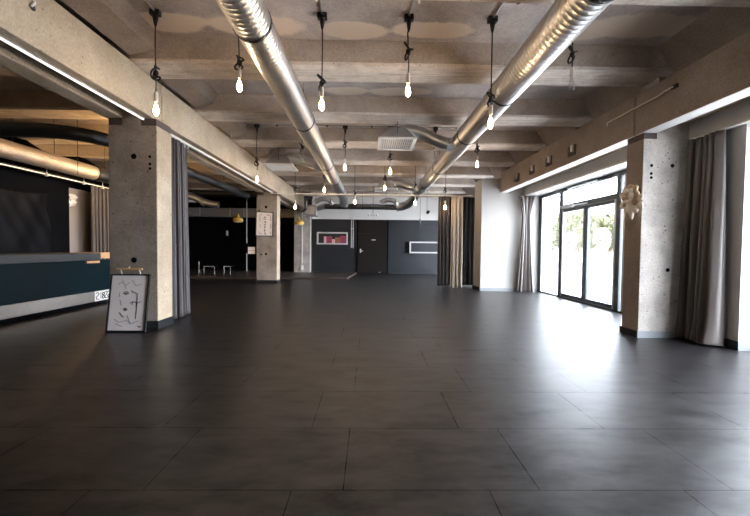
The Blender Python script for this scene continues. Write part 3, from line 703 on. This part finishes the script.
# ------------------------------------------------------------------ curtains
def curtain(name, label, cat, p0, p1, z0, z1, folds, amp, mat, group=None, gather=0., flare=1.0, seed=1, lean=0., puddle=0., tie=None):
    rr = random.Random(seed); p0 = Vector((*p0, 0)); p1 = Vector((*p1, 0))
    d = (p1-p0); Lw = d.length; d.normalize(); nrm = Vector((-d.y, d.x, 0))
    ph = [rr.uniform(0, 6.28) for _ in range(6)]
    def fn(u, v):
        # v: 0 bottom, 1 top
        spread = 1+gather*(1-v)*(1 if tie is None else 0)
        uu = (u-.5)
        if tie is not None:
            zt, wt = tie
            s = wt+(1-wt)*min(1, abs(v-zt)/(zt if v < zt else 1-zt))**1.2
            uu *= s
        else: uu *= spread
        wob = .35*math.sin(3.1*u*2*PI+ph[0]+1.2*v)+.22*math.sin(5.3*u*2*PI+ph[1]-.8*v)
        a = amp*(.55+.45*flare*(1-v)+.25*math.sin(2.2*u*PI+ph[2]))
        off = a*math.sin(2*PI*folds*u+wob*1.6+ph[3])
        sh = .18*Lw/folds*math.sin(4*PI*folds*u+ph[4])
        p = p0+d*(Lw*.5)+d*(uu*Lw+sh+lean*(1-v)**2)+nrm*off
        z = z0+(z1-z0)*v
        if puddle and v < .12:
            q = (1-v/.12); p += nrm*(-puddle*q*(.6+.8*math.sin(7*u*2*PI+ph[5]))); z = max(z, .008+.02*abs(math.sin(9*u+ph[1]))*q)
        return (p.x, p.y, max(z, .006))
    t = thing(name, label, cat, (*(p0+d*(Lw/2)).xy, z0), group)
    MB().grid(fn, max(60, int(folds*14)), 44).build('fabric', M[mat], t, smooth=True, solid=.006)
    # heading tape along the top edge
    n = int(folds*8)
    MB().tube([(*Vector(fn(i/n, 1)).xy, z1-.01) for i in range(n+1)], .008, 6).build('heading_tape', M[mat], t)
    return t
curtain('curtain', 'satin taupe floor-length curtain right of the right concrete column', 'curtain', (4.0, 4.345), (4.0, 3.94), .0, 2.485, 4.6, .062, 'taupe', 'curtains', .10, 2.2, 3, puddle=.03)
curtain('curtain', 'grey-brown curtain hanging behind the first left concrete column', 'curtain', (-2.955, 5.12), (-2.955, 5.72), .012, 2.70, 7.5, .06, 'mauve', 'curtains', .05, 1.2, 5)
curtain('curtain', 'narrow taupe curtain tied slim beside the glass doors at the white wall', 'curtain', (3.80, 9.0), (4.22, 8.98), .0, 2.485, 4, .045, 'taupe', 'curtains', .0, 1.2, 8, tie=(.78, .42))
curtain('curtain', 'dark grey-mauve curtain at the left end of far hanging curtains', 'curtain', (1.94, 9.93), (2.22, 9.93), .05, 2.58, 2.5, .07, 'mauve', 'curtains', .05, 1.2, 11)
curtain('curtain', 'beige curtain in the middle of the far hanging curtains', 'curtain', (2.27, 9.84), (2.58, 9.84), .01, 2.58, 3, .05, 'beige', 'curtains', .03, 1.2, 13)
curtain('curtain', 'black curtain between the beige curtain and the white wall', 'curtain', (2.18, 10.05), (3.10, 10.05), .06, 2.58, 7.5, .05, 'black_cloth', 'curtains', .02, 1.2, 17)
curtain('curtain', 'brown-grey curtain at the end of the bar beside the first column', 'curtain', (-6.5, 8.28), (-6.5, 9.15), .02, 2.50, 8, .05, 'umber', 'curtains', .0, 1.1, 19)

# ------------------------------------------------------------------ bar side
t = thing('bar_counter', 'long dark teal bar counter with steel kick band, behind the first column', 'bar counter', (-5.3, 4.5, 0))
MB().box(-5.85, -4.98, 1.2, 6.55, .83, .955).build('counter_top', M['teal_top'], t, bevel=.006)
MB().box(-5.75, -5.0, 1.2, 6.95, .262, .829).build('front_panel', M['teal'], t)
MB().box(-5.75, -4.99, 1.2, 6.95, .072, .260).build('kick_band', M['brushed'], t, bevel=.004)
MB().box(-5.75, -5.12, 1.3, 6.85, 0, .071).build('plinth', M['black'], t)
MB().box(-5.5, -4.985, 6.556, 6.95, .852, .962).build('end_block', M['wood'], t, bevel=.004)
MB().box(-5.0, -4.975, 6.22, 6.52, .775, .815).build('wood_ledge', M['wood'], t)
sg = MB().box(-4.989, -4.982, 6.40, 6.78, .078, .256).build('sign_plate', M['plate'], t)
mb = MB()
def bx(y0, y1, z0, z1): mb.box(-4.982, -4.979, y0, y1, z0, z1)
def rg(y, z, ry, rz, th=.009):
    mb.tube([(-4.981, y+ry*math.cos(a*PI/8), z+rz*math.sin(a*PI/8)) for a in range(16)], th, 6, closed=True)
def sw(y, z, s, fl=1):
    mb.tube([(-4.981, y+fl*s*p, z+s*q) for p, q in ((.9, 1.3), (-.2, 1.6), (-.9, 1.0), (-.2, .2), (.8, -.4), (.4, -1.3), (-.9, -1.4))], .008, 6)
sw(6.46, .165, .042, -1); bx(6.535, 6.548, .11, .23); rg(6.60, .195, .024, .024); rg(6.60, .135, .026, .026); sw(6.665, .165, .04, -1); sw(6.735, .165, .04, -1)
mb.build('sign_lettering', M['ink'], sg)
# wall behind the bar
t = thing('bar_back_panel', 'tall black panel wall standing behind the bar counter', 'panel', (-6.9, 5, 0))
MB().box(-6.948, -6.80, 1, 8.03, .0, 2.48).build('panel_board', M['black'], t)
MB().box(-6.80, -6.55, 1, 7.9, .70, .74).build('shelf', M['black'], t)
pl = thing('plastic_sheet', 'creased black plastic sheet hung over the panel behind the bar', 'plastic sheet', (-6.78, 6.8, .9))
rr = random.Random(4)
def cre(u, v):
    y = 5.9+1.62*u+.05*math.sin(5*v)*u; z = .78+1.39*v-.05*math.sin(PI*u)*v
    return (-6.775+.010*math.sin(9*u+4*v)+.008*math.sin(17*u-8*v+1)+.005*math.sin(31*u+13*v)+.014*abs(math.sin(7*u+3*v)), y, z)
MB().grid(cre, 70, 60).build('sheet', M['blackplastic'], pl, smooth=True, solid=.003)
for y in (5.95, 6.7, 7.45): MB().tube([(-6.80, y, 2.13), (-6.73, y, 2.13)], .008, 8).build('fixing_pin', M['blackmetal'], pl)
struct('wall_bar_end', MB().box(-6.949, -6.86, 8.035, 9.2, 0, 2.40), M['grey_wall'])
pp = thing('paper_sheet', 'crumpled white sheet stuck on the grey wall beside the bar curtain', 'paper', (-6.85, 8.18, 1.95))
def crp(u, v): return (-6.83+.02*math.sin(8*u+3*v)+.02*math.sin(11*v-2*u), 8.05+.26*u*(1-.35*(1-v)), 1.96+.30*v*(1-.3*u*u)+.05*u)
MB().grid(crp, 14, 14).build('sheet', M['plate'], pp, solid=.002)
MB().box(-6.86, -6.80, 8.12, 8.15, 2.2, 2.22).build('tape', M['plate'], pp)
for i, (y, z) in enumerate(((7.05, 2.47), (7.95, 2.47), (8.5, 2.47))):
    t = thing('clip_spotlight', 'small pale clip spotlight under the bar duct, %s' % ('nearest one', 'middle one', 'farthest one beside the column')[i], 'spotlight', (-6.4, y, z), 'clip spotlights above the bar')
    MB().tube([(-6.40, y, z+.12), (-6.40, y, z+.05)], .006, 6).build('stem', M['plate'], t)
    MB().lathe((-6.40, y, z), [(.03, -.02), (.03, 0), (.012, .06)], 12).build('lamp_head', M['plate'], t)
# unseen amber lamps, inferred from the orange ribs and hung to light them
for i, (x, y, z) in enumerate(((-4.5, 6.75, 2.92), (-5.3, 8.1, 2.6), (-8.1, 7.9, 2.45))):
    t = thing('amber_pendant', ('unseen amber pendant lamp hanging high between first column and the bar', 'unseen amber pendant lamp by the curtain at the far bar end', 'unseen amber pendant lamp in the room behind the bar wall')[i], 'pendant light', (x, y, z), 'amber lamps over the bar')
    MB().tube([(x, y, 3.56), (x, y, z+.1)], .006, 8).build('cord', M['cord'], t)
    MB().lathe((x, y, z+.06), [(.03, 0), (.03, .05)], 16).build('lamp_cap', M['blackmetal'], t)
    MB().blob((x, y, z), (.06, .06, .065), sub=3).build('lamp_glass', M['lamp_orange'], t, smooth=True)
tag(MB().tube([(-5.75, 7.0, 3.56), (-5.75, 7.0, 2.48)], .005, 6).build('hanging_cable', M['cord']), 'thin black cable hanging in front of the orange lit ceiling ribs', 'cable')

# ------------------------------------------------------------------ pictures
def strokes(par, segs, to3, r, mat, name):
    mb = MB()
    for s in segs: mb.tube([to3(*p) for p in s], r, 5)
    mb.build(name, M[mat], par)
# leaning framed drawing
base = Vector((-3.335, 4.47, .0)); wv = Vector((.497, 0, .002)); lean = math.atan2(.13, .715)
up = Vector((-.022, math.sin(lean), math.cos(lean))).normalized(); wn = wv.normalized(); nrm = wn.cross(up).normalized()
if nrm.y > 0: nrm = -nrm
W_, H_ = .497, .735
def pc(u, v, o=0.): return base+wn*(u*W_)+up*(v*H_)+nrm*o
pic = thing('framed_drawing', 'black-framed line drawing of a face, leaning against the first column on floor', 'picture', tuple(base))
def pbox(u0, u1, v0, v1, o0, o1):
    return ([pc(u0, v0, o0), pc(u1, v0, o0), pc(u1, v1, o0), pc(u0, v1, o0)], [pc(u0, v0, o1), pc(u1, v0, o1), pc(u1, v1, o1), pc(u0, v1, o1)])
mb = MB()
for q in ((0, .036, 0, 1), (.964, 1, 0, 1), (.036, .964, 0, .024), (.036, .964, .976, 1)): mb.hexa(*pbox(*q, 0, .03))
mb.build('picture_frame', M['blackmetal'], pic)
MB().hexa(*pbox(.03, .97, .02, .98, .002, .018)).build('canvas', M['paper'], pic)
T3 = lambda u, v: pc(u, v, .0185)
strokes(pic, [[(.36, .66), (.40, .69), (.46, .69), (.49, .66), (.43, .645), (.36, .66)], [(.40, .665), (.45, .665)], [(.64, .68), (.72, .655), (.73, .40), (.72, .22)],
              [(.55, .50), (.64, .52), (.72, .49), (.82, .52)], [(.62, .52), (.60, .46)], [(.74, .50), (.70, .44)], [(.38, .39), (.44, .41), (.49, .38), (.44, .36), (.38, .39)],
              [(.42, .385), (.47, .38)], [(.30, .33), (.37, .27), (.42, .25)], [(.56, .71), (.60, .68)], [(.78, .10), (.84, .085), (.88, .10)], [(.80, .085), (.86, .08)]], T3, .0042, 'ink', 'drawing_print')
strokes(pic, [[(.26, .68), (.25, .60)], [(.20, .82), (.30, .86), (.40, .80), (.50, .86)], [(.30, .9), (.42, .74)], [(.18, .22), (.3, .16), (.48, .2), (.62, .14), (.8, .19)],
              [(.50, .28), (.56, .20), (.58, .13)], [(.22, .14), (.4, .09)], [(.55, .90), (.66, .80), (.80, .82)], [(.28, .55), (.33, .45)]], T3, .0028, 'greyink', 'drawing_print')
pl = thing('picture_light', 'pale bar light with short arms clipped above the leaning drawing', 'picture light', tuple(pc(.5, 1.06)))
MB().tube([pc(.19, 1.085, .06), pc(.84, 1.085, .06)], .012, 12).build('light_bar', M['wood'], pl)
for u in (.28, .76): MB().tube([pc(u, 1.0005, .022), pc(u, 1.085, .06)], .006, 8).build('light_arm', M['plate'], pl)
MB().blob(pc(.50, 1.11, .06), (.012, .012, .016)).build('light_knob', M['brass'], pl)
# picture on the second column
pic2 = thing('framed_print', 'white print in thin black frame hung slightly askew on the second column', 'picture', (-3.19, 10.64, 1.42))
TL, TR, BR, BL = Vector((-3.446, 10.645, 2.166)), Vector((-2.922, 10.645, 2.150)), Vector((-2.936, 10.645, 1.414)), Vector((-3.463, 10.645, 1.425))
def p2(u, v, o=0): return BL.lerp(BR, u).lerp(TL.lerp(TR, u), v)+Vector((0, -o, 0))
def p2box(u0, u1, v0, v1, o0, o1):
    return ([p2(u0, v0, o0), p2(u1, v0, o0), p2(u1, v1, o0), p2(u0, v1, o0)], [p2(u0, v0, o1), p2(u1, v0, o1), p2(u1, v1, o1), p2(u0, v1, o1)])
mb = MB()
for q in ((0, .045, 0, 1), (.955, 1, 0, 1), (.045, .955, 0, .03), (.045, .955, .97, 1)): mb.hexa(*p2box(*q, -.012, .02))
mb.build('picture_frame', M['blackmetal'], pic2)
MB().hexa(*p2box(.04, .96, .025, .975, 0, .008)).build('print_sheet', M['paper'], pic2)
T2 = lambda u, v: p2(u, v, .009)
strokes(pic2, [[(.50, .80), (.55, .74)], [(.52, .62), (.56, .54)], [(.54, .5), (.53, .44)], [(.50, .40), (.55, .34)], [(.53, .28), (.50, .20)], [(.52, .14), (.58, .09)]], T2, .014, 'ink', 'print')
strokes(pic2, [[(.22, .88), (.36, .88)], [(.60, .88), (.8, .86)], [(.22, .86), (.24, .60)], [(.24, .5), (.26, .36)], [(.2, .2), (.2, .11), (.36, .11)], [(.82, .84), (.84, .64)], [(.84, .5), (.86, .3)], [(.86, .2), (.86, .1)],
               [(.44, .72), (.60, .68)]], T2, .006, 'ink', 'print')
# notice box beside the second column
t = thing('notice_panel', 'small pale panel of four squares standing behind the left of second column', 'panel', (-3.62, 10.72, .88))
mb = MB()
for a in (0, 1):
    for b in (0, 1): mb.box(-3.72+a*.107, -3.62+a*.107, 10.73, 10.745, .885+b*.107, .985+b*.107)
mb.build('panel_squares', M['paper'], t); MB().box(-3.73, -3.43, 10.745, 10.77, .875, 1.10).build('back_board', M['ink'], t)

# ------------------------------------------------------------------ carved ornament on the right column
orn = thing('wall_ornament', 'ivory and gold carved flower ornament with trailing cone on the right column', 'ornament', (3.385, 4.49, 1.72))
fx = Matrix(((0, 0, -1, 0), (1, 0, 0, 0), (0, 1, 0, 0), (0, 0, 0, 1)))   # local x -> Y, local y -> Z, local z -> -X
def O(y, z, out): return Vector((3.40-out, 4.455+y, 1.76+z))
MB().blob(O(0, .0, .03), (.03, .10, .12)).build('back_piece', M['brownbox'], orn, smooth=True)
for k, (n, r, o, s, mm) in enumerate(((8, .105, .07, .062, 'ivory'), (6, .068, .105, .048, 'ivory_pale'), (4, .034, .13, .034, 'ivory'))):
    for i in range(n):
        a = 2*PI*i/n+k*.4
        R_ = Matrix.Rotation(-a, 4, 'X')
        MB().blob(O(.01+r*math.sin(a), .04+r*math.cos(a), o), (.028, s, s*.8), Matrix.Rotation(a, 4, 'X'), 2, .003).build('petal', M[mm], orn, smooth=True)
MB().blob(O(.01, .04, .15), (.022, .026, .026)).build('flower_heart', M['brass'], orn, smooth=True)
for (y, z, a, L_) in ((.15, .06, 1.3, .07), (.14, -.06, 2.0, .07), (-.13, .0, -1.4, .075), (-.15, -.10, -2.2, .07), (.07, -.12, 2.6, .06), (-.07, -.13, 3.6, .07)):
    MB().blob(O(y, z, .06), (.022, .048, L_*.85), Matrix.Rotation(-a, 4, 'X'), 2, .004).build('leaf', M['ivory' if z > 0 else 'ivory_pale'], orn, smooth=True)
Rm = Matrix.Rotation(math.radians(-6), 3, 'X')
MB().lathe(O(-.02, -.27, .06), [(.004, 0), (.018, .03), (.040, .12), (.055, .2), (.03, .24)], 14, Rm).build('cone_tail', M['ivory_pale'], orn, smooth=True)

# ------------------------------------------------------------------ small fittings
def yellow(x, y, z, lb):
    t = thing('yellow_pendant', lb, 'pendant light', (x, y, z), 'yellow pendant lamps')
    MB().lathe((x, y, z), [(.16, -.10), (.185, -.06), (.185, .0), (.14, .05), (.05, .09), (.03, .16), (.012, .2)], 28).build('lamp_shade', M['yellow'], t, smooth='auto')
    MB().tube([(x, y, z+.2), (x, y, 3.56)], .005, 6).build('cord', M['cord'], t)
    MB().lathe((x, y, z-.118), [(.02, 0), (.135, .004), (.14, .016)], 24).build('lamp_diffuser', M['plate'], t)
yellow(-4.98, 13.3, 2.13, 'yellow pendant lamp left of the second column')
yellow(-2.69, 13.3, 2.05, 'yellow pendant lamp in front of the third column')
t = thing('emergency_light', 'white twin-head emergency light hanging before the far door top', 'emergency light', (.1, 13.45, 2.33))
MB().box(.0, .2, 13.33, 13.42, 2.32, 2.40).build('light_body', M['plate'], t, bevel=.01)
for s in (-1, 1): MB().lathe((.1+s*.15, 13.37, 2.36), [(.02, -.04), (.05, -.02), (.05, .03), (.02, .05)], 14).build('lamp_head', M['plate'], t, smooth='auto')
MB().tube([(.1, 13.37, 2.38), (.1, 13.37, 3.56)], .008, 8).build('stem', M['blackmetal'], t)
for i, (x, z) in enumerate(((1.83, 2.42), (2.02, 2.16+.12))):
    x = 1.62 if i else 1.84; z = 1.98 if i else 2.24
    t = thing('hanging_spotlight', ('small black spotlight hanging in front of white band beside the curtain', 'slim black hanging fitting left of the hanging spotlight')[i], 'spotlight', (x, 11.4, z), 'black hanging fittings')
    MB().tube([(x, 11.4, z+.05), (x, 11.4, 3.56)], .005, 6).build('rod', M['cord'], t)
    if i: MB().lathe((x, 11.4, z-.05), [(.018, 0), (.022, .02), (.022, .12), (.01, .14)], 12).build('lamp_head', M['blackmetal'], t)
    else: MB().lathe((x, 11.4, z), [(.03, 0), (.05, .01), (.05, .09), (.02, .12)], 14, Matrix.Rotation(.7, 3, 'Y')).build('lamp_head', M['blackmetal'], t)
t = thing('wall_lamp', 'small white wall lamp on the black far left wall', 'lamp', (-6.86, 16.95, 1.75))
MB().box(-6.92, -6.84, 16.90, 16.998, 1.72, 1.80).build('bracket', M['blackmetal'], t); MB().box(-6.88, -6.80, 16.84, 16.92, 1.62, 1.86).build('lamp_body', M['plate'], t, bevel=.01)
t = thing('steel_pole', 'thin pale pole with black box, left of the second column', 'pole', (-5.25, 15.0, 0))
MB().tube([(-5.25, 15.0, .0), (-5.25, 15.0, 3.0)], .016, 8).build('pole', M['plate'], t); MB().box(-5.32, -5.18, 14.95, 15.03, .82, 1.25).build('black_box', M['black'], t)
MB().lathe((-5.25, 15, .0), [(.08, 0), (.08, .01), (.02, .02)], 16).build('base_plate', M['blackmetal'], t)
MB().tube([(-5.25, 15, 2.98), (-5.25, 15, 3.56)], .01, 8).build('pole_extension', M['plate'], t)
for i, (x0, x1) in enumerate(((-6.27, -5.88), (-5.52, -5.28))):
    t = thing('low_table', ('wider low table with white metal legs on the stage', 'narrow low table with white metal legs on stage nearest the second column')[i], 'table', ((x0+x1)/2, 13.5, .06), 'low tables on the stage')
    MB().box(x0-.02, x1+.02, 13.3, 13.7, .335, .36).build('table_top', M['black'], t)
    MB().tube([(x0, 13.285, .345), (x1, 13.285, .345)], .009, 6).build('table_rail', M['plate'], t)
    for x in (x0, x1):
        for y in (13.32, 13.68): MB().tube([(x, y, .06), (x, y, .335)], .007, 6).build('leg', M['plate' if y < 13.5 else 'black'], t)
t = thing('steel_post', 'short thin grey post on the stage behind the hanging curtain', 'post', (-6.6, 13.6, .06))
MB().tube([(-6.6, 13.6, .07), (-6.6, 13.6, .52)], .014, 8).build('post', M['plate'], t); MB().lathe((-6.6, 13.6, .0605), [(.08, 0), (.08, .012), (.02, .02)], 16).build('base_plate', M['blackmetal'], t)

# ------------------------------------------------------------------ outside
struct('outside_ground_terrain', MB().box(4.75, 70, -40, 80, -.14, -.02), M['pave'])['kind'] = 'structure'
def tree(x, y, h, r, lb, seed):
    rr = random.Random(seed)
    t = thing('tree', lb, 'tree', (x, y, -.02), 'trees outside the glass doors')
    MB().tube([(x, y, -.02), (x+.1, y, h*.25), (x-.05, y+.1, h*.55)], [.16, .12, .07], 8).tube([(x+.1, y, h*.25), (x+.8, y-.4, h*.5)], [.08, .04], 6).tube([(x+.1, y, h*.28), (x-.8, y+.5, h*.52)], [.08, .04], 6).build('trunk', M['bark'], t)
    mb = MB()
    cl_ = [(rr.gauss(0, .5)*r, rr.gauss(0, .5)*r, h*.60+rr.gauss(0, .26)*h*.6) for _ in range(44)]
    for c in cl_:
        for _ in range(70):
            p = Vector((x+c[0]+rr.gauss(0, .28), y+c[1]+rr.gauss(0, .28), max(.4, c[2]+rr.gauss(0, .24))))
            e = Euler((rr.uniform(0, 6), rr.uniform(0, 6), rr.uniform(0, 6))).to_matrix(); s = rr.uniform(.11, .20)
            vs = [mb.bm.verts.new(p+e @ Vector(q)*s) for q in ((-1, 0, 0), (0, -.5, .1), (1, 0, 0), (0, .5, .1))]
            mb.bm.faces.new(vs)
    mb.build('foliage', M['leaf'], t)
for i, (x, y, h, r, lb) in enumerate(((15, 22.0, 3.6, 2.1, 'pale green tree outside behind the right glass door leaf'), (15.5, 26.5, 4.2, 2.2, 'pale green tree outside behind the left glass door leaf'),
                                (17, 33, 4.2, 2.2, 'pale green tree outside behind the narrow fixed pane'),
                                (19.5, 27.5, 4.6, 2.4, 'taller green tree farther back, behind the right glass leaf'), (20, 33.5, 4.8, 2.4, 'taller green tree farther back, behind the left glass leaf'))):
    tree(x, y, h, r, lb, 20+i)
b = thing('building', 'pale building across the street seen through the glass doors', 'building', (40, 45, 0))
MB().box(34, 46, 26, 76, -.02, 9).build('facade_wall', M['facade'], b)
for k in range(12):
    for zz in (1.2, 4.2): MB().box(33.93, 34.0, 28+4*k, 30.2+4*k, zz, zz+1.6).build('facade_window', M['paneglass'], b)

# ------------------------------------------------------------------ light
wd = bpy.data.worlds.new('sky'); S.world = wd; wd.use_nodes = True
bg = wd.node_tree.nodes['Background']
bg.inputs[0].default_value = (.82, .89, 1.0, 1); bg.inputs[1].default_value = SKY
def portal(y0, y1):
    l = bpy.data.lights.new('window_portal', 'AREA'); l.shape = 'RECTANGLE'; l.size = y1-y0; l.size_y = 2.4
    l.cycles.is_portal = True
    o = link(bpy.data.objects.new('window_portal', l)); o.location = (RX+.12, (y0+y1)/2, 1.25)
    o.rotation_euler = Euler((PI/2, 0, PI/2))
portal(9.8, 13.95); portal(4.7, 9.1); portal(.9, 3.8)

# ------------------------------------------------------------------ camera
cam = bpy.data.cameras.new('camera'); co = link(bpy.data.objects.new('camera', cam))
cam.sensor_width = 36; cam.lens = 36*350/750; cam.clip_start = .05; cam.clip_end = 300
yaw, pitch, roll = 0.014577205890772934, -0.028412616980726932, math.radians(.6)
f = Vector((math.sin(yaw)*math.cos(pitch), math.cos(yaw)*math.cos(pitch), math.sin(pitch))); r = Vector((math.cos(yaw), -math.sin(yaw), 0)); u = r.cross(f)
rr_ = r*math.cos(roll)+u*math.sin(roll); uu_ = u*math.cos(roll)-r*math.sin(roll)
mw = Matrix((rr_, uu_, -f)).transposed().to_4x4(); mw.translation = (0, 0, 1.1); co.matrix_world = mw
S.camera = co
S.view_settings.view_transform = 'Standard'; S.view_settings.look = 'None'; S.view_settings.gamma = 1; S.view_settings.exposure = 0.0
S.view_settings.use_curve_mapping = False
